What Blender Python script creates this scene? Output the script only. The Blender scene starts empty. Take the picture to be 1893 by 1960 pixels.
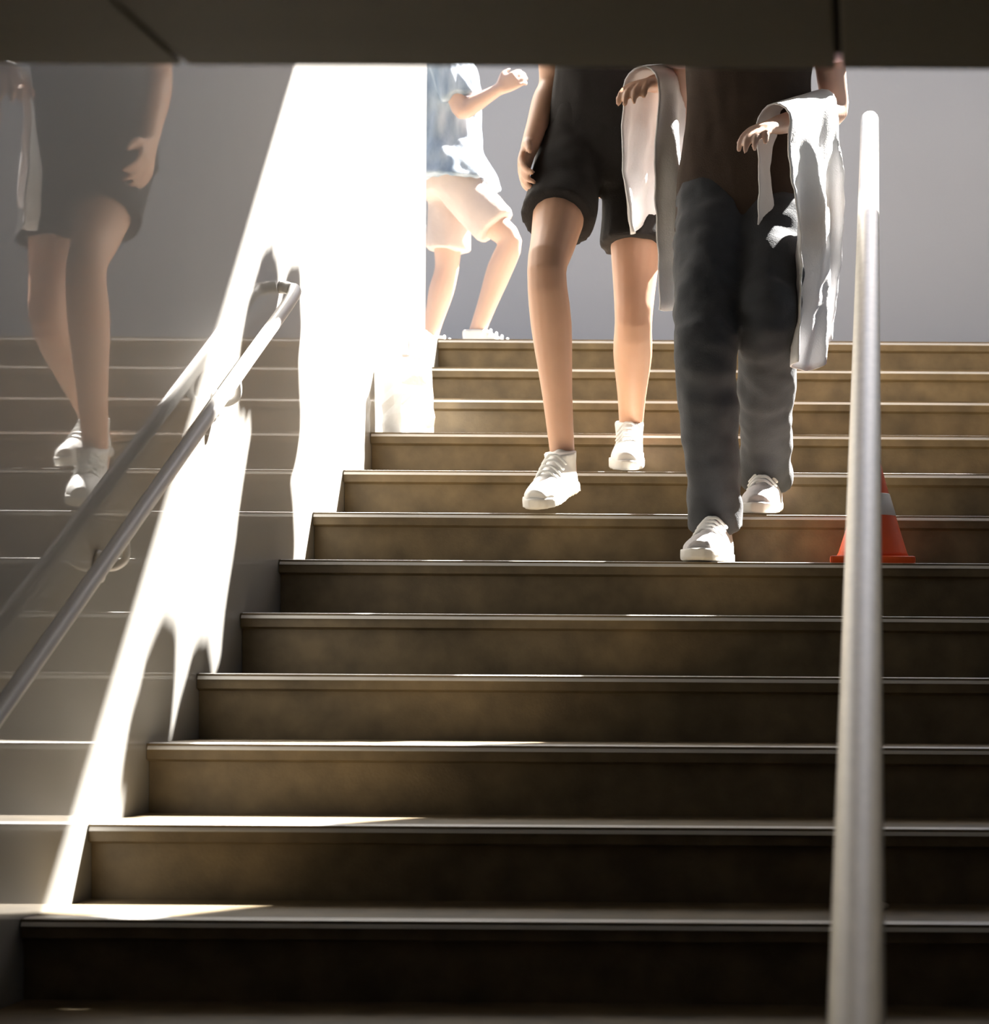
import bpy, bmesh, math, random
from mathutils import Vector, Matrix, noise

random.seed(7)
C = bpy.context.scene.collection
sc = bpy.context.scene

# ------------------------------------------------------------------ camera
F_PX = 4307.0                      # focal length in pixels of the 1893x1960 frame
EYE = 1.569
cam_d = bpy.data.cameras.new('camera')
cam_d.sensor_fit = 'HORIZONTAL'
cam_d.sensor_width = 36.0
cam_d.lens = F_PX * 36.0 / 1893.0
cam_d.shift_x = -(1665 - 946.5) / 1893.0
cam_d.shift_y = (1289 - 980) / 1893.0
cam_d.clip_start = 0.05
cam_d.dof.use_dof = True
cam_d.dof.focus_distance = 5.2
cam_d.dof.aperture_fstop = 7.0
cam = bpy.data.objects.new('camera', cam_d)
cam.location = (0, 0, EYE)
cam.rotation_euler = (math.radians(90), math.radians(-0.35), 0)
C.objects.link(cam)
sc.camera = cam

# ------------------------------------------------------------------ sky, sun, exposure
SUN = Vector((0.515, 0.60, 1.0)).normalized()
world = bpy.data.worlds.new('sky')
sc.world = world
world.use_nodes = True
nt = world.node_tree
bg = nt.nodes['Background']
sky = nt.nodes.new('ShaderNodeTexSky')
sky.sky_type = 'NISHITA'
sky.sun_disc = False
sky.sun_elevation = math.asin(SUN.z)
sky.sun_rotation = math.atan2(SUN.x, SUN.y)
sky.air_density = 1.0
sky.dust_density = 2.0
nt.links.new(sky.outputs[0], bg.inputs[0])
bg.inputs[1].default_value = 0.24
sun_d = bpy.data.lights.new('sun', 'SUN')
sun_d.energy = 56.0
sun_d.color = (1.0, 0.96, 0.90)
sun_d.angle = math.radians(0.6)
sun = bpy.data.objects.new('sun', sun_d)
sun.rotation_euler = SUN.to_track_quat('Z', 'Y').to_euler()
sun.location = (8, 6, 9)
C.objects.link(sun)
sc.view_settings.view_transform = 'Standard'
sc.view_settings.look = 'None'
sc.view_settings.exposure = 0.0
sc.view_settings.gamma = 1.0
sc.view_settings.use_curve_mapping = False
sc.cycles.max_bounces = 10
sc.cycles.diffuse_bounces = 6


# ------------------------------------------------------------------ materials
def mat(name, col, rough=0.6, metal=0.0, coat=0.0, coat_rough=0.05, coat_ior=1.5, spec=0.5,
        var=0.0, scale=6.0, col2=None, bump=0.0, bump_scale=60.0, stretch=(1, 1, 1), sheen=0.0, sss=0.0):
    m = bpy.data.materials.new(name)
    m.use_nodes = True
    n, l = m.node_tree.nodes, m.node_tree.links
    p = n['Principled BSDF']
    p.inputs['Roughness'].default_value = rough
    p.inputs['Metallic'].default_value = metal
    p.inputs['Coat Weight'].default_value = coat
    p.inputs['Coat Roughness'].default_value = coat_rough
    p.inputs['Coat IOR'].default_value = coat_ior
    p.inputs['Specular IOR Level'].default_value = spec
    p.inputs['Sheen Weight'].default_value = sheen
    p.inputs['Subsurface Weight'].default_value = sss
    p.inputs['Subsurface Radius'].default_value = (0.02, 0.008, 0.004)
    tc = n.new('ShaderNodeTexCoord')
    mp = n.new('ShaderNodeMapping')
    mp.inputs['Scale'].default_value = stretch
    l.new(tc.outputs['Object'], mp.inputs[0])
    nz = n.new('ShaderNodeTexNoise')
    nz.inputs['Scale'].default_value = scale
    nz.inputs['Detail'].default_value = 6
    l.new(mp.outputs[0], nz.inputs['Vector'])
    rp = n.new('ShaderNodeValToRGB')
    c2 = col2 if col2 else tuple(c * (1 - var) for c in col)
    rp.color_ramp.elements[0].position = 0.3
    rp.color_ramp.elements[1].position = 0.7
    rp.color_ramp.elements[0].color = (*c2, 1)
    rp.color_ramp.elements[1].color = (*col, 1)
    l.new(nz.outputs['Fac'], rp.inputs[0])
    l.new(rp.outputs[0], p.inputs['Base Color'])
    if bump > 0:
        n2 = n.new('ShaderNodeTexNoise')
        n2.inputs['Scale'].default_value = bump_scale
        n2.inputs['Detail'].default_value = 4
        l.new(mp.outputs[0], n2.inputs['Vector'])
        b = n.new('ShaderNodeBump')
        b.inputs['Strength'].default_value = bump
        b.inputs['Distance'].default_value = 0.01
        l.new(n2.outputs['Fac'], b.inputs['Height'])
        l.new(b.outputs[0], p.inputs['Normal'])
    return m


M = {
    'wall': mat('polished_pale_stone', (0.31, 0.30, 0.28), 0.5, coat=1.0, coat_rough=0.02, coat_ior=1.5, var=0.08, scale=2.0),
    'grey_wall': mat('grey_render', (0.48, 0.465, 0.47), 0.8, var=0.08, scale=0.8, bump=0.1),
    'concrete': mat('concrete', (0.32, 0.30, 0.26), 0.85, var=0.15, scale=3, bump=0.2),
    'dark_concrete': mat('dark_concrete', (0.10, 0.09, 0.08), 0.85, var=0.2, scale=3),
    'ceiling': mat('ceiling_panel_paint', (0.76, 0.68, 0.48), 0.6, var=0.12, scale=2, stretch=(1, 3, 1)),
    'step': mat('brown_granite', (0.195, 0.145, 0.078), 0.55, col2=(0.105, 0.078, 0.042), scale=14, bump=0.08, bump_scale=200),
    'nosing': mat('pale_nosing_stone', (0.80, 0.78, 0.74), 0.4, var=0.15, scale=20, stretch=(0.3, 1, 1)),
    'steel': mat('brushed_steel', (0.97, 0.92, 0.82), 0.44, metal=1.0, var=0.08, scale=12, stretch=(6, 0.4, 6)),
    'rail_paint': mat('pale_rail_paint', (0.72, 0.69, 0.65), 0.35, var=0.06, scale=10),
    'skin': mat('skin_warm', (0.62, 0.36, 0.24), 0.5, var=0.1, scale=9, sss=0.1),
    'skin_tan': mat('skin_tan', (0.50, 0.28, 0.17), 0.5, var=0.1, scale=9, sss=0.1),
    'skin_pale': mat('skin_pale', (0.64, 0.42, 0.33), 0.5, var=0.1, scale=9, sss=0.1),
    'black_cloth': mat('black_cotton', (0.018, 0.014, 0.012), 0.9, var=0.2, scale=30, bump=0.2, bump_scale=300),
    'brown_cloth': mat('dark_brown_cotton', (0.055, 0.034, 0.022), 0.9, var=0.2, scale=30, bump=0.2, bump_scale=300),
    'charcoal': mat('charcoal_twill', (0.040, 0.044, 0.052), 0.85, var=0.2, scale=30, bump=0.2, bump_scale=300, sheen=0.1),
    'pink_cloth': mat('pale_pink_cotton', (0.75, 0.50, 0.50), 0.85, var=0.06, scale=20, bump=0.15, bump_scale=300),
    'white_cloth': mat('white_cotton', (0.88, 0.87, 0.88), 0.85, var=0.05, scale=20, bump=0.15, bump_scale=250),
    'blue_cloth': mat('blue_grey_cotton', (0.50, 0.56, 0.63), 0.85, col2=(0.20, 0.26, 0.34), scale=11, bump=0.2, bump_scale=200, stretch=(2, 2, 0.5)),
    'beige_cloth': mat('pale_beige_cotton', (0.62, 0.50, 0.45), 0.85, var=0.08, scale=20, bump=0.15),
    'shoe_white': mat('white_shoe_leather', (0.74, 0.72, 0.69), 0.5, var=0.08, scale=20),
    'shoe_grey': mat('grey_shoe_mesh', (0.60, 0.57, 0.57), 0.7, var=0.12, scale=60, bump=0.2, bump_scale=400),
    'sole': mat('pale_rubber', (0.70, 0.68, 0.64), 0.6, var=0.06, scale=30),
    'sole_dark': mat('grey_rubber', (0.16, 0.15, 0.15), 0.7, var=0.1, scale=30),
    'lace': mat('white_lace', (0.8, 0.8, 0.78), 0.8, var=0.05),
    'hair': mat('dark_brown_hair', (0.035, 0.02, 0.012), 0.45, var=0.4, scale=40, stretch=(6, 6, 0.5)),
    'eye': mat('eye_white', (0.8, 0.8, 0.78), 0.15, var=0.02),
    'iris': mat('dark_iris', (0.03, 0.02, 0.015), 0.15, var=0.1),
    'lip': mat('lip_skin', (0.42, 0.17, 0.14), 0.45, var=0.08),
    'orange': mat('orange_plastic', (0.85, 0.11, 0.015), 0.45, var=0.1, scale=10),
    'band': mat('white_glint_band', (0.85, 0.84, 0.82), 0.3, var=0.05),  # white that stands in for a glint on the cone
    'paper': mat('white_paper', (0.86, 0.86, 0.86), 0.75, var=0.03, scale=10, bump=0.3, bump_scale=18),
    'leather': mat('black_leather', (0.02, 0.018, 0.016), 0.4, var=0.2),
    'buckle': mat('buckle_metal', (0.7, 0.68, 0.62), 0.2, metal=1.0, var=0.05),
}


# ------------------------------------------------------------------ mesh helpers
def link(name, me, m=None, parent=None, smooth=False):
    o = bpy.data.objects.new(name, me)
    C.objects.link(o)
    if m is not None and not me.materials:
        me.materials.append(m)
    if smooth:
        me.polygons.foreach_set('use_smooth', [True] * len(me.polygons))
    if parent is not None:
        o.parent = parent
        o.matrix_parent_inverse = Matrix.Identity(4)
    return o


def obj(name, bm, m=None, parent=None, smooth=False, bevel=0.0, seg=2):
    if bevel > 0:
        bmesh.ops.bevel(bm, geom=[e for e in bm.edges], offset=bevel, segments=seg, affect='EDGES', profile=0.6)
    bmesh.ops.recalc_face_normals(bm, faces=bm.faces)
    me = bpy.data.meshes.new(name)
    bm.to_mesh(me)
    bm.free()
    return link(name, me, m, parent, smooth)


def thing(name, label, cat, loc=(0, 0, 0), group=None):
    o = bpy.data.objects.new(name, None)
    o.empty_display_size = 0.1
    o.location = loc
    C.objects.link(o)
    o['label'] = label
    o['category'] = cat
    if group:
        o['group'] = group
    bpy.context.view_layer.update()
    return o


def box(bm, x0, x1, y0, y1, z0, z1):
    r = bmesh.ops.create_cube(bm, size=1)
    for v in r['verts']:
        v.co = Vector((x0 + (v.co.x + .5) * (x1 - x0), y0 + (v.co.y + .5) * (y1 - y0), z0 + (v.co.z + .5) * (z1 - z0)))
    return r['verts']


def boxbm(*a):
    bm = bmesh.new()
    box(bm, *a)
    return bm


def struct(name, bm, m, bevel=0.0, parent=None):
    o = obj(name, bm, m, parent, bevel=bevel)
    if parent is None:
        o['kind'] = 'structure'
    return o


def catmull(pts, k):
    """resample list of tuples of floats, k steps per span"""
    out = []
    n = len(pts)
    for i in range(n - 1):
        p0, p1, p2, p3 = pts[max(i - 1, 0)], pts[i], pts[i + 1], pts[min(i + 2, n - 1)]
        for s in range(k):
            t = s / k
            out.append(tuple(0.5 * (2 * b + (c - a) * t + (2 * a - 5 * b + 4 * c - d) * t * t + (3 * b - a - 3 * c + d) * t ** 3)
                             for a, b, c, d in zip(p0, p1, p2, p3)))
    out.append(tuple(pts[-1]))
    return out


def rings_to_bm(bm, rings, cap=True):
    """rings: list of lists of Vectors, same length"""
    vr = [[bm.verts.new(p) for p in r] for r in rings]
    n = len(rings[0])
    for a, b in zip(vr, vr[1:]):
        for i in range(n):
            bm.faces.new((a[i], a[(i + 1) % n], b[(i + 1) % n], b[i]))
    if cap:
        bm.faces.new(list(reversed(vr[0])))
        bm.faces.new(vr[-1])
    return vr


def tube(bm, pts, rad, n=12, k=4, round_ends=True, flat=1.0, flat_axis=None):
    """smooth round tube through pts with radii"""
    data = catmull([(p[0], p[1], p[2], r) for p, r in zip(pts, rad)], k) if k > 1 else [(p[0], p[1], p[2], r) for p, r in zip(pts, rad)]
    P = [Vector(d[:3]) for d in data]
    R = [max(d[3], 1e-4) for d in data]
    T = []
    for i in range(len(P)):
        t = P[min(i + 1, len(P) - 1)] - P[max(i - 1, 0)]
        T.append(t.normalized())
    ref = Vector(flat_axis) if flat_axis else (Vector((0, 0, 1)) if abs(T[0].z) < 0.8 else Vector((0, 1, 0)))
    u = (ref - T[0] * ref.dot(T[0])).normalized()
    rings = []

    def ring(c, t, u, r):
        v = t.cross(u)
        return [c + u * (r * flat * math.cos(2 * math.pi * j / n)) + v * (r * math.sin(2 * math.pi * j / n)) for j in range(n)]
    us = []
    for t in T:
        u = (u - t * u.dot(t)).normalized()
        us.append(u.copy())
    if round_ends:
        for a in (80, 55, 28):
            a = math.radians(a)
            rings.append(ring(P[0] - T[0] * (R[0] * math.sin(a)), T[0], us[0], R[0] * math.cos(a)))
    for c, t, uu, r in zip(P, T, us, R):
        rings.append(ring(c, t, uu, r))
    if round_ends:
        for a in (28, 55, 80):
            a = math.radians(a)
            rings.append(ring(P[-1] + T[-1] * (R[-1] * math.sin(a)), T[-1], us[-1], R[-1] * math.cos(a)))
    return rings_to_bm(bm, rings)


def loft(bm, rings, n=20, k=4, power=2.0):
    """rings: (center, rx, ry, side axis, front axis) super-ellipse sections"""
    S0, F0 = rings[0][3], rings[0][4]
    data = catmull([(*r[0], r[1], r[2], *r[3], *r[4]) for r in rings], k)
    out = []
    for d in data:
        c = Vector(d[:3]); a, b = d[3], d[4]
        s = Vector(d[5:8]).normalized(); f = Vector(d[8:11]).normalized()
        ring = []
        for j in range(n):
            t = 2 * math.pi * j / n
            ct, st = math.cos(t), math.sin(t)
            q = 2.0 / power
            ring.append(c + s * (a * math.copysign(abs(ct) ** q, ct)) + f * (b * math.copysign(abs(st) ** q, st)))
        out.append(ring)
    return rings_to_bm(bm, out)


def ball(bm, c, rx, ry, rz, rot=None, seg=16):
    r = bmesh.ops.create_uvsphere(bm, u_segments=seg, v_segments=seg // 2 + 2, radius=1)
    m3 = rot if rot else Matrix.Identity(3)
    for v in r['verts']:
        v.co = Vector(c) + m3 @ Vector((v.co.x * rx, v.co.y * ry, v.co.z * rz))


def remesh(bm, voxel, smooth_iter=3):
    """union of everything in bm as one continuous surface -> mesh"""
    bmesh.ops.recalc_face_normals(bm, faces=bm.faces)
    me = bpy.data.meshes.new('tmp')
    bm.to_mesh(me)
    bm.free()
    o = bpy.data.objects.new('tmp', me)
    C.objects.link(o)
    r = o.modifiers.new('r', 'REMESH')
    r.mode = 'VOXEL'
    r.voxel_size = voxel
    if smooth_iter:
        s = o.modifiers.new('s', 'SMOOTH')
        s.factor = 0.5
        s.iterations = smooth_iter
    dg = bpy.context.evaluated_depsgraph_get()
    dg.update()
    out = bpy.data.meshes.new_from_object(o.evaluated_get(dg))
    bpy.data.objects.remove(o)
    bpy.data.meshes.remove(me)
    out.materials.clear()
    return out


def wrinkle(me, amp, freq, seed=0.0, vec=(1, 1, 0.4)):
    nrm = [v.normal.copy() for v in me.vertices]
    for v, nn in zip(me.vertices, nrm):
        p = Vector((v.co.x * vec[0], v.co.y * vec[1], v.co.z * vec[2])) * freq + Vector((seed, seed * 1.7, -seed))
        w = noise.noise(p) + 0.5 * noise.noise(p * 2.1)
        v.co += nn * (w * amp)


# ------------------------------------------------------------------ dimensions
Y0, D, R = 3.571, 0.31, 0.13          # nosing of step 0, tread depth, rise
ZN0 = EYE - 0.399


def step_y(i): return Y0 + D * i
def step_z(i): return ZN0 + R * i


I_FIRST, I_TOP = -8, 11
XW = -1.349                            # face of the left wall
XR = 2.3                               # face of the right wall
Y_WALL_END = 6.80
Y_CEIL, Z_CEIL = 2.0, EYE + 0.268 * 2.0
Z_CAN, Y_CAN = EYE + 3.2, 4.031 + 3.2 / 1.161
Z_LAND = step_z(I_TOP)


def px(x, y, Y):
    """point of the photograph's frame at distance Y"""
    return Vector(((x - 1665) * Y / F_PX, Y, EYE + (1289 - y) * Y / F_PX))


# ------------------------------------------------------------------ setting
struct('floor', boxbm(XW, XR, -4.0, step_y(I_FIRST) + 0.05, -0.15, 0.0), M['dark_concrete'])
struct('wall_left', boxbm(XW - 0.18, XW, -4.0, Y_WALL_END, -0.15, Z_CAN), M['wall'], bevel=0.006)
struct('wall_right', boxbm(XR, XR + 0.2, -4.0, 6.97, -0.15, EYE + 1.30), M['concrete'])
struct('wall_back', boxbm(XW - 0.18, XR + 0.2, -4.2, -4.0, -0.15, Z_CEIL + 0.3), M['dark_concrete'])  # unseen end wall, added to keep the passage dark
struct('wall_far', boxbm(-7.0, 8.0, 9.5, 9.75, Z_LAND - 0.3, 4.75), M['grey_wall'])
bm = boxbm(-7.0, 8.0, step_y(I_TOP) + 0.342, 9.5, Z_LAND - 0.3, Z_LAND)
box(bm, -7.0, XW, Y_WALL_END + 0.001, step_y(I_TOP) + 0.342, Z_LAND - 0.3, Z_LAND)
box(bm, XR, 8.0, step_y(I_TOP), step_y(I_TOP) + 0.342, Z_LAND - 0.3, Z_LAND)
struct('ground', bm, M['concrete'])

ceil = struct('ceiling', boxbm(XW, XR, -4.0, Y_CEIL - 0.01, Z_CEIL + 0.012, Z_CEIL + 0.2), M['dark_concrete'])
x = -0.611 - 0.58 * 2
while x < XR:
    a, b = max(x, XW), min(x + 0.58, XR)
    if b - a > 0.02:
        for (ya, yb) in ((-4.0, -2.0), (-2.0, 0.0), (0.0, Y_CEIL)):
            struct('ceiling_panel', boxbm(a + 0.003, b - 0.003, ya + 0.003, yb - 0.003, Z_CEIL, Z_CEIL + 0.014), M['ceiling'], bevel=0.002, parent=ceil)
    x += 0.58
struct('wall_lintel', boxbm(XW, XR + 0.2, Y_CEIL - 0.16, Y_CEIL - 0.012, Z_CEIL + 0.2, Z_CAN), M['concrete'])
poly = [(XW - 0.18, Y_CEIL - 0.2), (6.0, Y_CEIL - 0.2), (6.0, 9.4), (2.85, 9.4), (0.73, 5.73), (XW - 0.18, 6.88)]  # unseen slab added overhead, outline notched to shape the sun and shadow edges
bm = bmesh.new()
rings_to_bm(bm, [[Vector((a, b, Z_CAN)) for a, b in poly], [Vector((a, b, Z_CAN + 0.25)) for a, b in poly]])
struct('unseen_shade_canopy', bm, M['concrete'])

# ------------------------------------------------------------------ stairs: each step its own piece
stairs = thing('staircase', 'wide flight of brown stone steps with pale nosings climbing between the walls', 'stairs', (0, step_y(I_FIRST), 0))
NL = 0.018
for i in range(I_FIRST, I_TOP + 1):
    y, z = step_y(i), step_z(i)
    back = y + D + 0.02 if i < I_TOP else y + 0.34
    bm = bmesh.new()
    prof = [(y + 0.022, z - R - 0.02), (y + 0.022, z - 0.034), (y + 0.006, z - 0.029), (y + 0.006, z), (back, z), (back, z - R - 0.02)]
    x0, x1 = XW + 0.001, XR - 0.001
    A = [bm.verts.new((x0, p[0] - 0, p[1])) for p in prof]
    B = [bm.verts.new((x1, p[0] - 0, p[1])) for p in prof]
    n = len(prof)
    bm.faces.new(A)
    bm.faces.new(list(reversed(B)))
    for k in range(n):
        bm.faces.new((A[k], B[k], B[(k + 1) % n], A[(k + 1) % n]))
    st = obj('step', bm, M['step'], stairs)
    st.matrix_parent_inverse = stairs.matrix_world.inverted()
    bm = bmesh.new()
    prof = []
    r = 0.020
    for k in range(7):                         # rounded nose
        a = math.radians(158) - k * math.radians(68) / 6
        prof.append((y + r + r * math.cos(a), z + 0.0015 - r + r * math.sin(a)))
    prof += [(y + 0.045, z + 0.0015), (y + 0.045, z - 0.002), (y + 0.010, z - 0.002), (y + 0.0062, z - 0.011)]
    A = [bm.verts.new((x0 + 0.002, p[0], p[1])) for p in prof]
    B = [bm.verts.new((x1 - 0.002, p[0], p[1])) for p in prof]
    n = len(prof)
    bm.faces.new(A)
    bm.faces.new(list(reversed(B)))
    for k in range(n):
        bm.faces.new((A[k], B[k], B[(k + 1) % n], A[(k + 1) % n]))
    ns = obj('nosing_strip', bm, M['nosing'], st)

# ------------------------------------------------------------------ centre handrail
XRAIL = -0.010


def rail_z(Y): return ZN0 + 0.78 + (R / D) * (Y - Y0)


rail = thing('handrail', 'pale brushed steel centre handrail running up the middle of the steps towards the top', 'handrail', (XRAIL, 1.3, 0))
RINV = rail.matrix_world.inverted()


def rpart(name, bm, m, parent=rail, smooth=True, inv=RINV):
    o = obj(name, bm, m, parent, smooth=smooth)
    o.matrix_parent_inverse = inv if parent.parent is None else Matrix.Identity(4)
    return o


Y_A, Y_B = 0.95, 6.40
bm = bmesh.new()
pts = [(XRAIL, Y_A, rail_z(Y_A) - 0.17), (XRAIL, Y_A - 0.04, rail_z(Y_A) - 0.10), (XRAIL, Y_A - 0.02, rail_z(Y_A) - 0.03), (XRAIL, Y_A + 0.06, rail_z(Y_A + 0.06))]
pts += [(XRAIL, Y_A + (Y_B - Y_A) * k / 8, rail_z(Y_A + (Y_B - Y_A) * k / 8)) for k in range(1, 9)]
pts += [(XRAIL, Y_B + 0.10, rail_z(Y_B) + 0.012), (XRAIL, Y_B + 0.15, rail_z(Y_B) - 0.03), (XRAIL, Y_B + 0.14, rail_z(Y_B) - 0.12)]
tube(bm, pts, [0.025] * len(pts), n=20, k=4)
rpart('rail', bm, M['steel'])
for Yp in (1.35, 2.59, 3.83, 5.07, 6.31):
    i = math.floor((Yp - Y0) / D)
    zb = step_z(i)
    bm = bmesh.new()
    tube(bm, [(XRAIL, Yp, zb + 0.004), (XRAIL, Yp, rail_z(Yp) - 0.03)], [0.019, 0.019], n=16, k=1, round_ends=False)
    po = rpart('post', bm, M['steel'])
    bm = bmesh.new()
    tube(bm, [(XRAIL, Yp, zb), (XRAIL, Yp, zb + 0.006), (XRAIL, Yp, zb + 0.010)], [0.045, 0.045, 0.036], n=20, k=1, round_ends=False)
    rpart('base_plate', bm, M['steel'], po)

# ------------------------------------------------------------------ wall handrail
XH = XW + 0.048
wr = thing('wall_handrail', 'thin pale handrail bracketed along the left wall', 'handrail', (XH, 3.0, 0))
WINV = wr.matrix_world.inverted()


def wz(Y): return EYE - 0.035 + 0.535 * (Y - 3.42)


bm = bmesh.new()
pts = [(XW + 0.004, 1.9, wz(1.9)), (XH - 0.02, 1.9, wz(1.9)), (XH, 1.93, wz(1.93))] + [(XH, Y, wz(Y)) for Y in (2.4, 3.0, 3.6, 4.2, 4.7, 5.05)] + \
      [(XH - 0.02, 5.10, wz(5.10)), (XW + 0.004, 5.11, wz(5.11))]
tube(bm, pts, [0.0145] * len(pts), n=16, k=4, round_ends=False)
rpart('rail', bm, M['rail_paint'], wr, inv=WINV)
for Yp in (2.6, 3.25, 3.93, 4.62):
    bm = bmesh.new()
    z = wz(Yp)
    tube(bm, [(XW + 0.002, Yp, z - 0.06), (XH - 0.02, Yp, z - 0.06), (XH, Yp, z - 0.045), (XH, Yp, z - 0.012)], [0.007] * 4, n=10, k=4)
    br = rpart('bracket', bm, M['rail_paint'], wr, inv=WINV)
    bm = bmesh.new()
    tube(bm, [(XW + 0.0005, Yp, z - 0.06), (XW + 0.006, Yp, z - 0.06)], [0.03, 0.028], n=18, k=1, round_ends=False)
    rpart('wall_plate', bm, M['rail_paint'], br)

# ------------------------------------------------------------------ traffic cone
zc_ = step_z(5)
yc_ = step_y(5) + 0.115
cone = thing('traffic_cone', 'small orange traffic cone with a white band standing in for a glint on a step behind the centre rail', 'cone', (0.005, yc_, zc_))
bm = boxbm(-0.098, 0.098, -0.098, 0.098, 0.0, 0.018)
obj('base', bm, M['orange'], cone, bevel=0.006)
bm = bmesh.new()
tube(bm, [(0, 0, .016), (0, 0, .03), (0, 0, .10), (0, 0, .17), (0, 0, .235), (0, 0, .245)], [.088, .080, .058, .036, .018, .012], n=28, k=1, round_ends=False)
obj('cone_body', bm, M['orange'], cone, smooth=True)
bm = bmesh.new()
tube(bm, [(0, 0, .115), (0, 0, .117), (0, 0, .165), (0, 0, .167)], [.0530, .0540, .0392, .0380], n=28, k=1, round_ends=False)  # white band added where a glint shows, highlight put into the colour
obj('glint_band', bm, M['band'], cone, smooth=True)

# ------------------------------------------------------------------ white paper bag by the wall
bg_o = thing('paper_bag', 'white crumpled paper carrier bag standing on a step against the left wall', 'bag', (XW + 0.083, step_y(8) + 0.10, step_z(8)))
bg_o.rotation_euler = (0, 0, math.radians(52))
bm = bmesh.new()
a, b, h = 0.055, 0.040, 0.215
rg = []
for k in range(9):
    t = k / 8
    z = 0.001 + h * t
    s = 1 + 0.05 * math.sin(6 * t) + 0.03 * t
    pinch = 1 - 0.22 * t * t
    rg.append([Vector((sx * a * s * (1 + 0.0 * t), sy * b * pinch, z)) + Vector((noise.noise(Vector((sx * 3, sy * 3, z * 30))), noise.noise(Vector((sx * 5 + 9, sy * 3, z * 30))), 0)) * 0.005
               for sx, sy in ((-1, -1), (-.33, -1.04), (.33, -1.03), (1, -1), (1 - .16 * t, 0), (1, 1), (.33, 1.03), (-.33, 1.04), (-1, 1), (-1 + .16 * t, 0))])
rings_to_bm(bm, rg, cap=False)
bm.faces.new([v for v in bm.verts][:10])
o = obj('bag_body', bm, M['paper'], bg_o)
sd = o.modifiers.new('thick', 'SOLIDIFY'); sd.thickness = 0.0012
for sy in (-1, 1):
    bm = bmesh.new()
    yy = sy * b * 0.74
    tube(bm, [(-.025, yy, h - .012), (-.025, yy, h + .03), (-.012, yy * .8, h + .05), (.012, yy * .8, h + .05), (.025, yy, h + .03), (.025, yy, h - .012)], [.003] * 6, n=8, k=4)
    obj('handle', bm, M['paper'], bg_o, smooth=True)

# ------------------------------------------------------------------ people
UP = Vector((0, 0, 1))


def hand(bm, wrist, d, palm_n, curl=0.5, k=1.0, thumb_side=None):
    """palm, four fingers of unequal length and a thumb, in one mesh with the arm"""
    d = d.normalized()
    pn = (palm_n - d * palm_n.dot(d)).normalized()
    s = d.cross(pn).normalized()
    if thumb_side is not None and s.dot(thumb_side) < 0:
        s = -s
    w = Vector(wrist)
    loft(bm, [(w - d * .01, .026 * k, .019 * k, s, pn), (w + d * .02 * k, .032 * k, .017 * k, s, pn), (w + d * .055 * k, .040 * k, .015 * k, s, pn), (w + d * .088 * k, .040 * k, .012 * k, s, pn)], n=14, k=3, power=2.6)
    for q, (off, ln) in enumerate(((.030, .072), (.0103, .080), (-.0103, .075), (-.030, .058))):
        p = w + d * (.084 * k - abs(off) * .15) + s * off * k
        ax = (d + s * off * 2.2).normalized()
        pts = [p - ax * .015, p]
        ang = 0.0
        for seg in (.45, .32, .23):
            ang += curl * (0.75 if seg > .4 else 1.0)
            p = p + (ax * math.cos(ang) + pn * math.sin(ang)) * (ln * seg * k)
            pts.append(p)
        tube(bm, pts, [.0095 * k, .0095 * k, .0088 * k, .008 * k, .0068 * k], n=10, k=3)
    p = w + d * .022 * k + s * .026 * k
    a1 = (d * .75 + s * .65 + pn * .25).normalized()
    a2 = (d * .95 + s * .2 + pn * .35).normalized()
    tube(bm, [p - a1 * .012, p + a1 * .012, p + a1 * .042 * k, p + a1 * .042 * k + a2 * .036 * k], [.015 * k, .014 * k, .0115 * k, .0085 * k], n=10, k=3)


def limb(bm, a, b, c, r):
    """two-bone limb a-b-c with radii r at seven stations"""
    a, b, c = Vector(a), Vector(b), Vector(c)
    pts = [a, a.lerp(b, .35), a.lerp(b, .75), b, b.lerp(c, .28), b.lerp(c, .65), c]
    tube(bm, pts, r, n=16, k=3)


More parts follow.
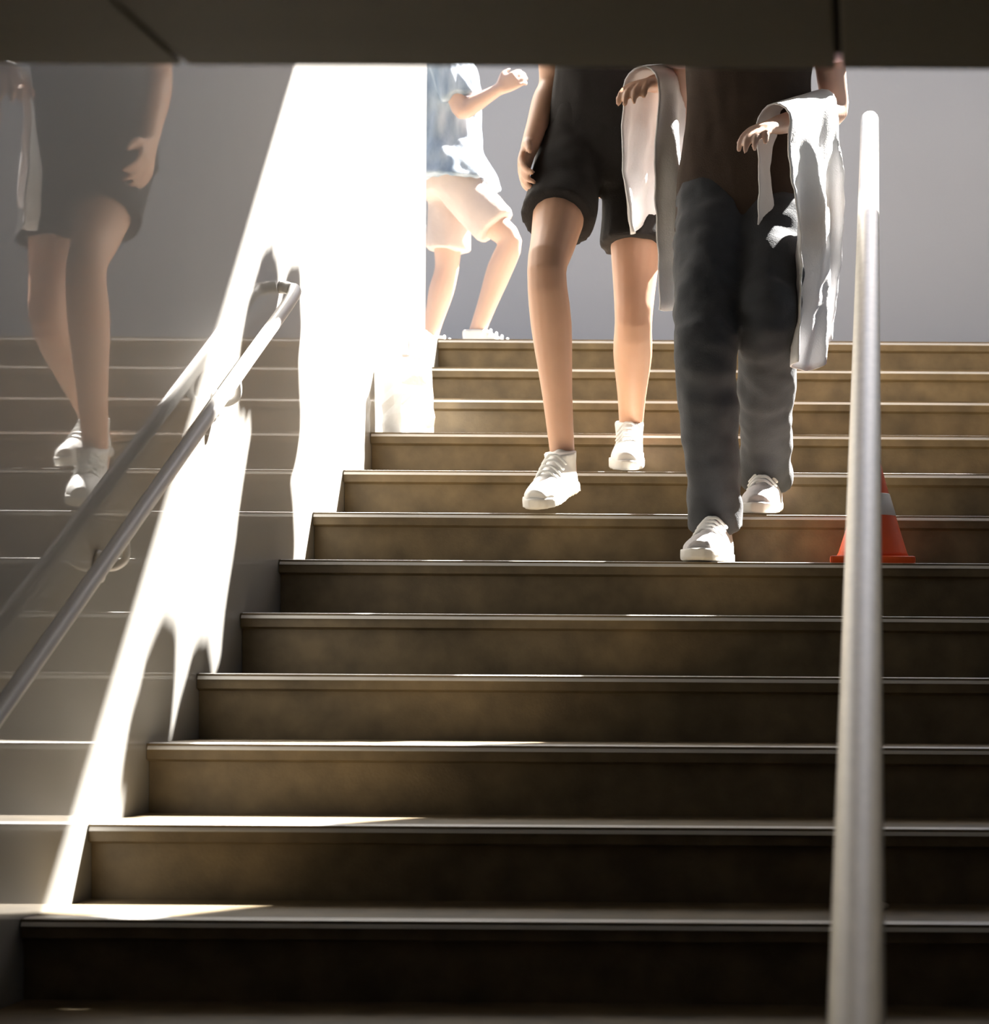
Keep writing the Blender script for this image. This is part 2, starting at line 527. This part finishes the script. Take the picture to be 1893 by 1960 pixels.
def shoe(parent, inv, heel, toe, m_up, m_sole, width=0.048, dark=False):
    """heel, toe: ground points under the shoe"""
    heel, toe = Vector(heel), Vector(toe)
    d = toe - heel
    L = d.length
    d.normalize()
    s = d.cross(UP).normalized()
    up = s.cross(d).normalized()

    def P(t, z): return heel + d * (L * t) + up * z
    w = width
    bm = bmesh.new()
    out = [(0, .55), (.03, .72), (.15, .80), (.35, .78), (.55, .92), (.72, 1.0), (.86, .90), (.95, .62), (1.0, .28)]
    top, low = [], []
    for z0, z1 in ((0.0, .026),):
        ring0 = [P(t, 0.001) + s * (w * q) for t, q in out] + [P(t, 0.001) - s * (w * q * (.94 if t > .3 else 1)) for t, q in reversed(out)]
        ring1 = [p + up * z1 * (1.0 if i not in (8, 9) else 1.1) for i, p in enumerate(ring0)]
        rings_to_bm(bm, [ring0, [p + up * .012 for p in ring0], ring1])
    sm = remesh(bm, .005, 2)
    bm = bmesh.new()
    sec = [(.03, .62, .088), (.12, .76, .098), (.25, .76, .092), (.38, .74, .080), (.55, .84, .060), (.72, .92, .046), (.86, .82, .038), (.96, .5, .026)]
    rg = []
    for t, q, z in sec:
        c0 = P(t, .020)
        ring = []
        for j in range(15):
            a = math.pi * j / 14
            ring.append(c0 + s * (w * q * math.cos(a) * (1 - .18 * math.sin(a) ** 2)) + up * (z * math.sin(a) ** .75 if 0 < j < 14 else 0))
        ring += [c0 + s * (-w * q * .5) - up * .004, c0 + s * (w * q * .5) - up * .004]
        rg.append(ring)
    rings_to_bm(bm, rg)
    # padded collar round the ankle
    c = P(.16, .085)
    loft(bm, [(c - up * .03, .034, .045, s, d), (c, .037, .048, s, d), (c + up * .022, .040, .050, s, d)], n=18, k=3)
    um = remesh(bm, .0055, 4)
    sh = link('shoe', um, m_up, parent, smooth=True)
    sh.matrix_parent_inverse = inv
    so = link('sole', sm, m_sole, sh, smooth=True)
    bm = bmesh.new()
    for q in range(4):
        t = .36 + .085 * q
        z = .020 + .086 - .115 * (t - .33) + .001
        tube(bm, [P(t, z - .018) - s * w * .62, P(t + .015, z + .003) - s * w * .25, P(t + .02, z + .005), P(t + .015, z + .003) + s * w * .25, P(t, z - .018) + s * w * .62], [.0035 * w / .048] * 5, n=8, k=3)
    obj('laces', bm, M['lace'], sh, smooth=True)
    return sh


def head(bm, c, f, s, k=1.0):
    """skull, jaw, nose, ears, brows, lips; c = centre of the head"""
    r3 = Matrix((s, f, s.cross(f) * -1 if s.cross(f).z < 0 else s.cross(f))).transposed()
    u = UP
    ball(bm, c + u * .025 * k - f * .010 * k, .074 * k, .094 * k, .088 * k, r3)
    loft(bm, [(c + u * .03 * k + f * .012 * k, .066 * k, .080 * k, s, f), (c - u * .03 * k + f * .018 * k, .062 * k, .074 * k, s, f),
              (c - u * .070 * k + f * .028 * k, .052 * k, .060 * k, s, f), (c - u * .100 * k + f * .044 * k, .030 * k, .036 * k, s, f)], n=18, k=3)
    tube(bm, [c + u * .015 * k + f * .088 * k, c - u * .012 * k + f * .103 * k, c - u * .028 * k + f * .112 * k], [.008 * k, .011 * k, .014 * k], n=10, k=3)   # nose
    tube(bm, [c + u * .028 * k + f * .086 * k - s * .045 * k, c + u * .034 * k + f * .096 * k - s * .02 * k, c + u * .032 * k + f * .096 * k + s * .02 * k, c + u * .028 * k + f * .086 * k + s * .045 * k], [.005 * k] * 4, n=8, k=3)
    for q in (-1, 1):
        tube(bm, [c + s * q * .074 * k + u * .022 * k, c + s * q * .084 * k + u * .03 * k - f * .012 * k, c + s * q * .082 * k - f * .014 * k, c + s * q * .072 * k - u * .028 * k], [.008 * k, .009 * k, .008 * k, .008 * k], n=8, k=3)
        ball(bm, c + s * q * .038 * k - u * .032 * k + f * .056 * k, .030 * k, .030 * k, .032 * k)


def person(name, label, J, f, skin, k=1.0, face_turn=0.0, girth=1.0):
    """one continuous body; J: joints in world space. Returns root, inverse, body"""
    f = Vector(f).normalized()
    s = f.cross(UP).normalized() * -1          # towards the figure's own left ... sign only names the axis
    root = thing(name, label, 'person', J['base'])
    inv = root.matrix_world.inverted()
    bm = bmesh.new()
    pel, che, nek, hd = (Vector(J[q]) for q in ('pelvis', 'chest', 'neck', 'head'))
    g = girth * k
    mid = pel.lerp(che, .5)
    loft(bm, [(pel - UP * .13 * k, .060 * g, .062 * g, s, f), (pel - UP * .07 * k, .145 * g, .10 * g, s, f), (pel, .165 * g, .112 * g, s, f), (mid, .135 * g, .095 * g, s, f),
              (che, .158 * g, .112 * g, s, f), (che.lerp(nek, .5), .165 * g, .095 * g, s, f), (che.lerp(nek, .85), .10 * g, .065 * g, s, f)], n=22, k=4, power=2.3)
    tube(bm, [che.lerp(nek, .75), nek, nek.lerp(hd, .6)], [.058 * k, .047 * k, .047 * k], n=14, k=3)
    ft = (Matrix.Rotation(face_turn, 3, 'Z') @ f)
    fs = ft.cross(UP).normalized() * -1
    head(bm, hd, ft, fs, k)
    for q in ('r', 'l'):
        hip, kn, an = (Vector(J[a + q]) for a in ('hip_', 'knee_', 'ankle_'))
        limb(bm, hip, kn, an, [x_ * g for x_ in (.086, .080, .062, .053, .056, .042, .034)])
        toe = Vector(J['toe_' + q]); heel = Vector(J['heel_' + q])
        fd = (toe - heel).normalized()
        tube(bm, [an - UP * .01, heel + fd * .05 * k + UP * .045 * k, heel + (toe - heel) * .55 + UP * .042, heel + (toe - heel) * .85 + UP * .034], [.034 * k, .034 * k, .030 * k, .020 * k], n=12, k=3)
        sh, el, wr_ = (Vector(J[a + q]) for a in ('shoulder_', 'elbow_', 'wrist_'))
        tube(bm, [che.lerp(nek, .35) + (sh - che) * .25, sh], [.06 * k, .055 * k], n=14, k=3)
        limb(bm, sh, el, wr_, [x_ * g for x_ in (.052, .047, .041, .037, .039, .031, .025)])
        hand(bm, wr_, Vector(J.get('handdir_' + q, wr_ - el)), Vector(J['palm_' + q]), J.get('curl_' + q, .45), k, Vector(J['thumb_' + q]) if 'thumb_' + q in J else None)
    me = remesh(bm, .0055, 3)
    body = link('body', me, skin, root, smooth=True)
    body.matrix_parent_inverse = inv
    # eyes, lips, hair
    for q in (-1, 1):
        bm = bmesh.new()
        e = hd + fs * q * .031 * k + UP * .012 * k + ft * .084 * k
        ball(bm, e, .0125 * k, .0125 * k, .0115 * k)
        eo = obj('eye', bm, M['eye'], body, smooth=True)
        bm = bmesh.new()
        ball(bm, e + ft * .0095 * k, .0055 * k, .0055 * k, .0055 * k)
        obj('iris', bm, M['iris'], body, smooth=True)
    bm = bmesh.new()
    for dz in (-.003, .005):
        tube(bm, [hd - UP * (.058 - dz) * k + fs * x_ * k + ft * (.098 - abs(x_) * .45) * k for x_ in (-.024, -.012, 0, .012, .024)], [.003 * k, .0055 * k, .006 * k, .0055 * k, .003 * k], n=8, k=3)
    obj('lips', bm, M['lip'], body, smooth=True)
    bm = bmesh.new()
    ball(bm, hd + UP * .042 * k - ft * .028 * k, .088 * k, .098 * k, .090 * k, Matrix((fs, ft, UP)).transposed())
    ball(bm, hd - UP * .02 * k - ft * .052 * k, .074 * k, .060 * k, .085 * k, Matrix((fs, ft, UP)).transposed())
    me = remesh(bm, .008, 2)
    wrinkle(me, .006, 60, 3.0, (1, 1, .2))
    hr = link('hair', me, M['hair'], root, smooth=True)
    hr.matrix_parent_inverse = inv
    return root, inv, s, f


def cloth(name, bm, m, root, inv, voxel=.009, amp=.006, freq=14, seed=1.0, vec=(1, 1, .45), sm=3):
    me = remesh(bm, voxel, sm)
    wrinkle(me, amp, freq, seed, vec)
    o = link(name, me, m, root, smooth=True)
    o.matrix_parent_inverse = inv
    return o


def top_bm(J, s, f, g=1.0, hem=.10, extra=.014, flare=0.0):
    bm = bmesh.new()
    pel, che, nek = (Vector(J[q]) for q in ('pelvis', 'chest', 'neck'))
    mid = pel.lerp(che, .5)
    e = extra
    loft(bm, [(pel - UP * hem, .172 * g + e + flare, .118 * g + e + flare, s, f), (pel, .168 * g + e + flare * .5, .114 * g + e + flare * .5, s, f), (mid, .142 * g + e + .008, .101 * g + e + .008, s, f),
              (che, .160 * g + e, .114 * g + e, s, f), (che.lerp(nek, .5), .166 * g + e, .098 * g + e, s, f), (che.lerp(nek, .82), .105 * g + e, .068 * g + e, s, f)], n=26, k=4, power=2.3)
    return bm, pel, che, nek


def sleeve(bm, J, q, upto=.6, g=1.0, r=.064):
    sh, el = Vector(J['shoulder_' + q]), Vector(J['elbow_' + q])
    che, nek = Vector(J['chest']), Vector(J['neck'])
    tube(bm, [che.lerp(nek, .4) + (sh - che) * .3, sh, sh.lerp(el, upto * .5), sh.lerp(el, upto)], [.07 * g, r * g, (r - .002) * g, (r + .001) * g], n=16, k=3, round_ends=False)


def drape(name, label, cat, a, b, front, back, m, seed=0.0, rad=.048, width=None, fold=.018, group=None, out=(0, -1, 0)):
    """cloth laid over the line a-b, hanging front/back lengths"""
    a, b = Vector(a), Vector(b)
    ax = (b - a)
    W = ax.length
    ax.normalize()
    n_out = Vector(out)
    n_out = (n_out - ax * n_out.dot(ax))
    n_out.z = 0
    n_out.normalize()
    nu, nv = 26, 60
    total = back + math.pi * rad + front
    grid = []
    bm = bmesh.new()
    for i in range(nu + 1):
        u = i / nu
        row = []
        for j in range(nv + 1):
            L = total * j / nv
            base = a + ax * (W * u)
            if L < back:
                h = back - L
                p = base - n_out * rad - UP * h
                side = -1
            elif L < back + math.pi * rad:
                t = (L - back) / rad
                h = 0
                p = base - n_out * rad * math.cos(t) + UP * rad * math.sin(t)
                side = 0
            else:
                h = L - back - math.pi * rad
                p = base + n_out * rad - UP * h
                side = 1
            grow = min(1.0, h / .18)
            w = math.sin(u * 9.5 + seed + h * 3.0) + .5 * math.sin(u * 19 + 2 * seed - h * 6)
            p = p + n_out * (side * fold * grow * (w * .6 + .35))
            p = p + ax * (grow * .02 * math.sin(h * 9 + seed) + (u - .5) * -.10 * min(1, h / .3) * W)
            p = p + UP * (.025 * math.sin(u * 5 + seed) * grow) + n_out * noise.noise(p * 25) * .006
            row.append(bm.verts.new(p))
        grid.append(row)
    for i in range(nu):
        for j in range(nv):
            bm.faces.new((grid[i][j], grid[i + 1][j], grid[i + 1][j + 1], grid[i][j + 1]))
    o = obj(name, bm, m, None, smooth=True)
    sd = o.modifiers.new('thick', 'SOLIDIFY'); sd.thickness = .004; sd.offset = 0
    o['label'] = label
    o['category'] = cat
    if group:
        o['group'] = group
    return o


def V(*a): return Vector(a)


Z5, Z6, Z7 = step_z(5), step_z(6), step_z(7)

# ---- person coming down in shorts
E = EYE
JA = dict(base=(-.70, 5.75, Z6), pelvis=(-.690, 5.80, E + 1.36), chest=(-.665, 5.78, E + 1.68), neck=(-.66, 5.77, E + 1.90), head=(-.66, 5.74, E + 2.05),
          hip_r=(-.775, 5.78, E + 1.32), knee_r=(-.790, 5.46, E + .970), ankle_r=(-.768, 5.600, E + .535), toe_r=(-.805, 5.390, Z6 + .004), heel_r=(-.757, 5.635, Z6 + .070),
          hip_l=(-.605, 5.80, E + 1.32), knee_l=(-.606, 5.715, E + .890), ankle_l=(-.640, 5.990, Z7 + .125), toe_l=(-.628, 5.770, Z7 + .004), heel_l=(-.645, 6.015, Z7 + .055),
          shoulder_r=(-.832, 5.80, E + 1.82), elbow_r=(-.838, 5.86, E + 1.53), wrist_r=(-.868, 5.68, E + 1.32), palm_r=(1, 0, -.1), thumb_r=(0, -1, 0), curl_r=.4,
          shoulder_l=(-.475, 5.79, E + 1.82), elbow_l=(-.455, 5.80, E + 1.53), wrist_l=(-.545, 5.585, E + 1.46), palm_l=(.2, .3, -1), thumb_l=(-.6, 0, .8), curl_l=.35)
rootA, invA, sA, fA = person('person', 'person in black top and shorts with bare legs, white shoes, stepping down the stairs', JA, (0, -1, 0), M['skin'], 1.0, girth=.90)
bm, pel, che, nek = top_bm(JA, sA, fA, .86, hem=.07)
sleeve(bm, JA, 'r', .42); sleeve(bm, JA, 'l', .42)
cloth('top', bm, M['black_cloth'], rootA, invA, seed=2.0)
bm = bmesh.new()
pel = Vector(JA['pelvis'])
loft(bm, [(pel - UP * .12, .140, .105, sA, fA), (pel - UP * .05, .160, .118, sA, fA), (pel + UP * .03, .155, .112, sA, fA), (pel + UP * .09, .145, .105, sA, fA)], n=24, k=4, power=2.3)
for q in ('r', 'l'):
    hip, kn = Vector(JA['hip_' + q]), Vector(JA['knee_' + q])
    tube(bm, [hip + UP * .02, hip.lerp(kn, .3), hip.lerp(kn, .55)], [.088, .088, .092], n=18, k=4, round_ends=False)
cloth('shorts', bm, M['black_cloth'], rootA, invA, seed=5.0)
shoe(rootA, invA, JA['heel_r'], JA['toe_r'], M['shoe_white'], M['sole'])
shoe(rootA, invA, JA['heel_l'], JA['toe_l'], M['shoe_white'], M['sole'])
drape('jacket', 'white jacket draped over the bent forearm of the person in black shorts', 'jacket', (-.468, 5.755, E + 1.512), (-.572, 5.535, E + 1.44), .54, .34, M['white_cloth'], seed=.6, rad=.050, fold=.026, out=(.45, -1, 0))

# ---- person coming down in trousers
JB = dict(base=(-.33, 5.40, Z5), pelvis=(-.310, 5.50, E + 1.20), chest=(-.300, 5.49, E + 1.52), neck=(-.295, 5.47, E + 1.75), head=(-.295, 5.43, E + 1.91),
          hip_r=(-.385, 5.48, E + 1.16), knee_r=(-.388, 5.245, E + .755), ankle_r=(-.372, 5.375, Z5 + .09), toe_r=(-.392, 5.105, Z5 + .004), heel_r=(-.362, 5.40, Z5 + .004),
          hip_l=(-.245, 5.50, E + 1.16), knee_l=(-.245, 5.275, E + .825), ankle_l=(-.268, 5.69, Z6 + .105), toe_l=(-.275, 5.445, Z6 + .004), heel_l=(-.262, 5.72, Z6 + .03),
          shoulder_r=(-.460, 5.52, E + 1.67), elbow_r=(-.470, 5.66, E + 1.42), wrist_r=(-.430, 5.69, E + 1.17), palm_r=(1, 0, 0), thumb_r=(0, -1, 0), curl_r=.5,
          shoulder_l=(-.125, 5.49, E + 1.67), elbow_l=(-.095, 5.54, E + 1.385), wrist_l=(-.225, 5.30, E + 1.29), palm_l=(.2, .3, -1), thumb_l=(-.6, 0, .8), curl_l=.35)
rootB, invB, sB, fB = person('person', 'person in dark brown top and charcoal trousers walking down nearest the centre rail', JB, (0, -1, 0), M['skin_pale'], 1.0, face_turn=.15, girth=.90)
bm, pel, che, nek = top_bm(JB, sB, fB, .86, hem=.13, extra=.020, flare=.01)
cloth('top', bm, M['brown_cloth'], rootB, invB, seed=8.0)
for q in ('r', 'l'):
    bm = bmesh.new()
    sleeve(bm, JB, q, .62, 1.0, .062)
    o = cloth('sleeve', bm, M['pink_cloth'], rootB, invB, seed=3.0, amp=.005)
    o['label'] = 'pale pink sleeve'
bm = bmesh.new()
pel = Vector(JB['pelvis'])
loft(bm, [(pel - UP * .13, .125, .098, sB, fB), (pel - UP * .05, .158, .116, sB, fB), (pel + UP * .03, .154, .110, sB, fB), (pel + UP * .08, .145, .102, sB, fB)], n=24, k=4, power=2.3)
for q in ('r', 'l'):
    hip, kn, an = (Vector(JB[a_ + q]) for a_ in ('hip_', 'knee_', 'ankle_'))
    pts = [hip, hip.lerp(kn, .4), hip.lerp(kn, .8), kn, kn.lerp(an, .3), kn.lerp(an, .7), an + UP * .0]
    tube(bm, pts, [.092, .090, .080, .073, .071, .066, .068], n=20, k=4, round_ends=False)
cloth('trousers', bm, M['charcoal'], rootB, invB, seed=4.0, amp=.009, freq=11, vec=(1, 1, 1.3))
shoe(rootB, invB, JB['heel_r'], JB['toe_r'], M['shoe_grey'], M['sole'], .054)
shoe(rootB, invB, JB['heel_l'], JB['toe_l'], M['shoe_grey'], M['sole'], .054)
drape('jacket', 'white jacket hanging long over the arm of the person in charcoal trousers', 'jacket', (-.128, 5.485, E + 1.375), (-.235, 5.275, E + 1.287), .58, .36, M['white_cloth'], seed=2.1, rad=.047, fold=.030, out=(.5, -1, 0))

# ---- smaller person crossing the landing behind the wall
YC = 7.62
K = .76
JC = dict(base=(-1.42, YC, Z_LAND), pelvis=(-1.435, YC, E + 1.70), chest=(-1.45, YC, E + 1.95), neck=(-1.445, YC, E + 2.12), head=(-1.42, YC, E + 2.245),
          hip_r=(-1.43, YC - .065, E + 1.665), knee_r=(-1.215, YC - .08, E + 1.44), ankle_r=(-1.345, YC - .075, E + 1.13), toe_r=(-1.15, YC - .08, E + 1.065), heel_r=(-1.37, YC - .075, E + 1.065),
          hip_l=(-1.44, YC + .065, E + 1.665), knee_l=(-1.455, YC + .07, E + 1.37), ankle_l=(-1.52, YC + .07, Z_LAND + .075), toe_l=(-1.33, YC + .07, Z_LAND + .004), heel_l=(-1.54, YC + .07, Z_LAND + .004),
          shoulder_r=(-1.45, YC - .15, E + 2.06), elbow_r=(-1.36, YC - .18, E + 1.85), wrist_r=(-1.24, YC - .16, E + 1.93), palm_r=(0, 1, 0), thumb_r=(0, 0, 1), curl_r=.5,
          shoulder_l=(-1.45, YC + .15, E + 2.06), elbow_l=(-1.53, YC + .18, E + 1.85), wrist_l=(-1.45, YC + .17, E + 1.66), palm_l=(0, -1, 0), thumb_l=(1, 0, 0), curl_l=.5)
JC['toe_r'] = (-1.14, YC - .08, Z_LAND + .004); JC['heel_r'] = (-1.36, YC - .075, Z_LAND + .004); JC['ankle_r'] = (-1.335, YC - .075, Z_LAND + .075)
rootC, invC, sC, fC = person('person', 'small person in loose blue-grey shirt and pale shorts striding past the wall end', JC, (1, 0, 0), M['skin_pale'], K)
bm, pel, che, nek = top_bm(JC, sC, fC, K, hem=.06, extra=.02, flare=.055)
sleeve(bm, JC, 'r', .8, K, .072); sleeve(bm, JC, 'l', .8, K, .072)
cloth('shirt', bm, M['blue_cloth'], rootC, invC, seed=9.0, amp=.020, freq=15, vec=(1, 1, .35))
bm = bmesh.new()
pel = Vector(JC['pelvis'])
loft(bm, [(pel - UP * .10, .12, .09, sC, fC), (pel - UP * .04, .138, .10, sC, fC), (pel + UP * .06, .13, .09, sC, fC)], n=22, k=4, power=2.3)
for q in ('r', 'l'):
    hip, kn = Vector(JC['hip_' + q]), Vector(JC['knee_' + q])
    tube(bm, [hip, hip.lerp(kn, .4), hip.lerp(kn, .78)], [.078, .076, .078], n=18, k=4, round_ends=False)
cloth('shorts', bm, M['beige_cloth'], rootC, invC, seed=6.0)
shoe(rootC, invC, JC['heel_r'], JC['toe_r'], M['shoe_white'], M['sole'], .038)
shoe(rootC, invC, JC['heel_l'], JC['toe_l'], M['shoe_white'], M['sole'], .038)
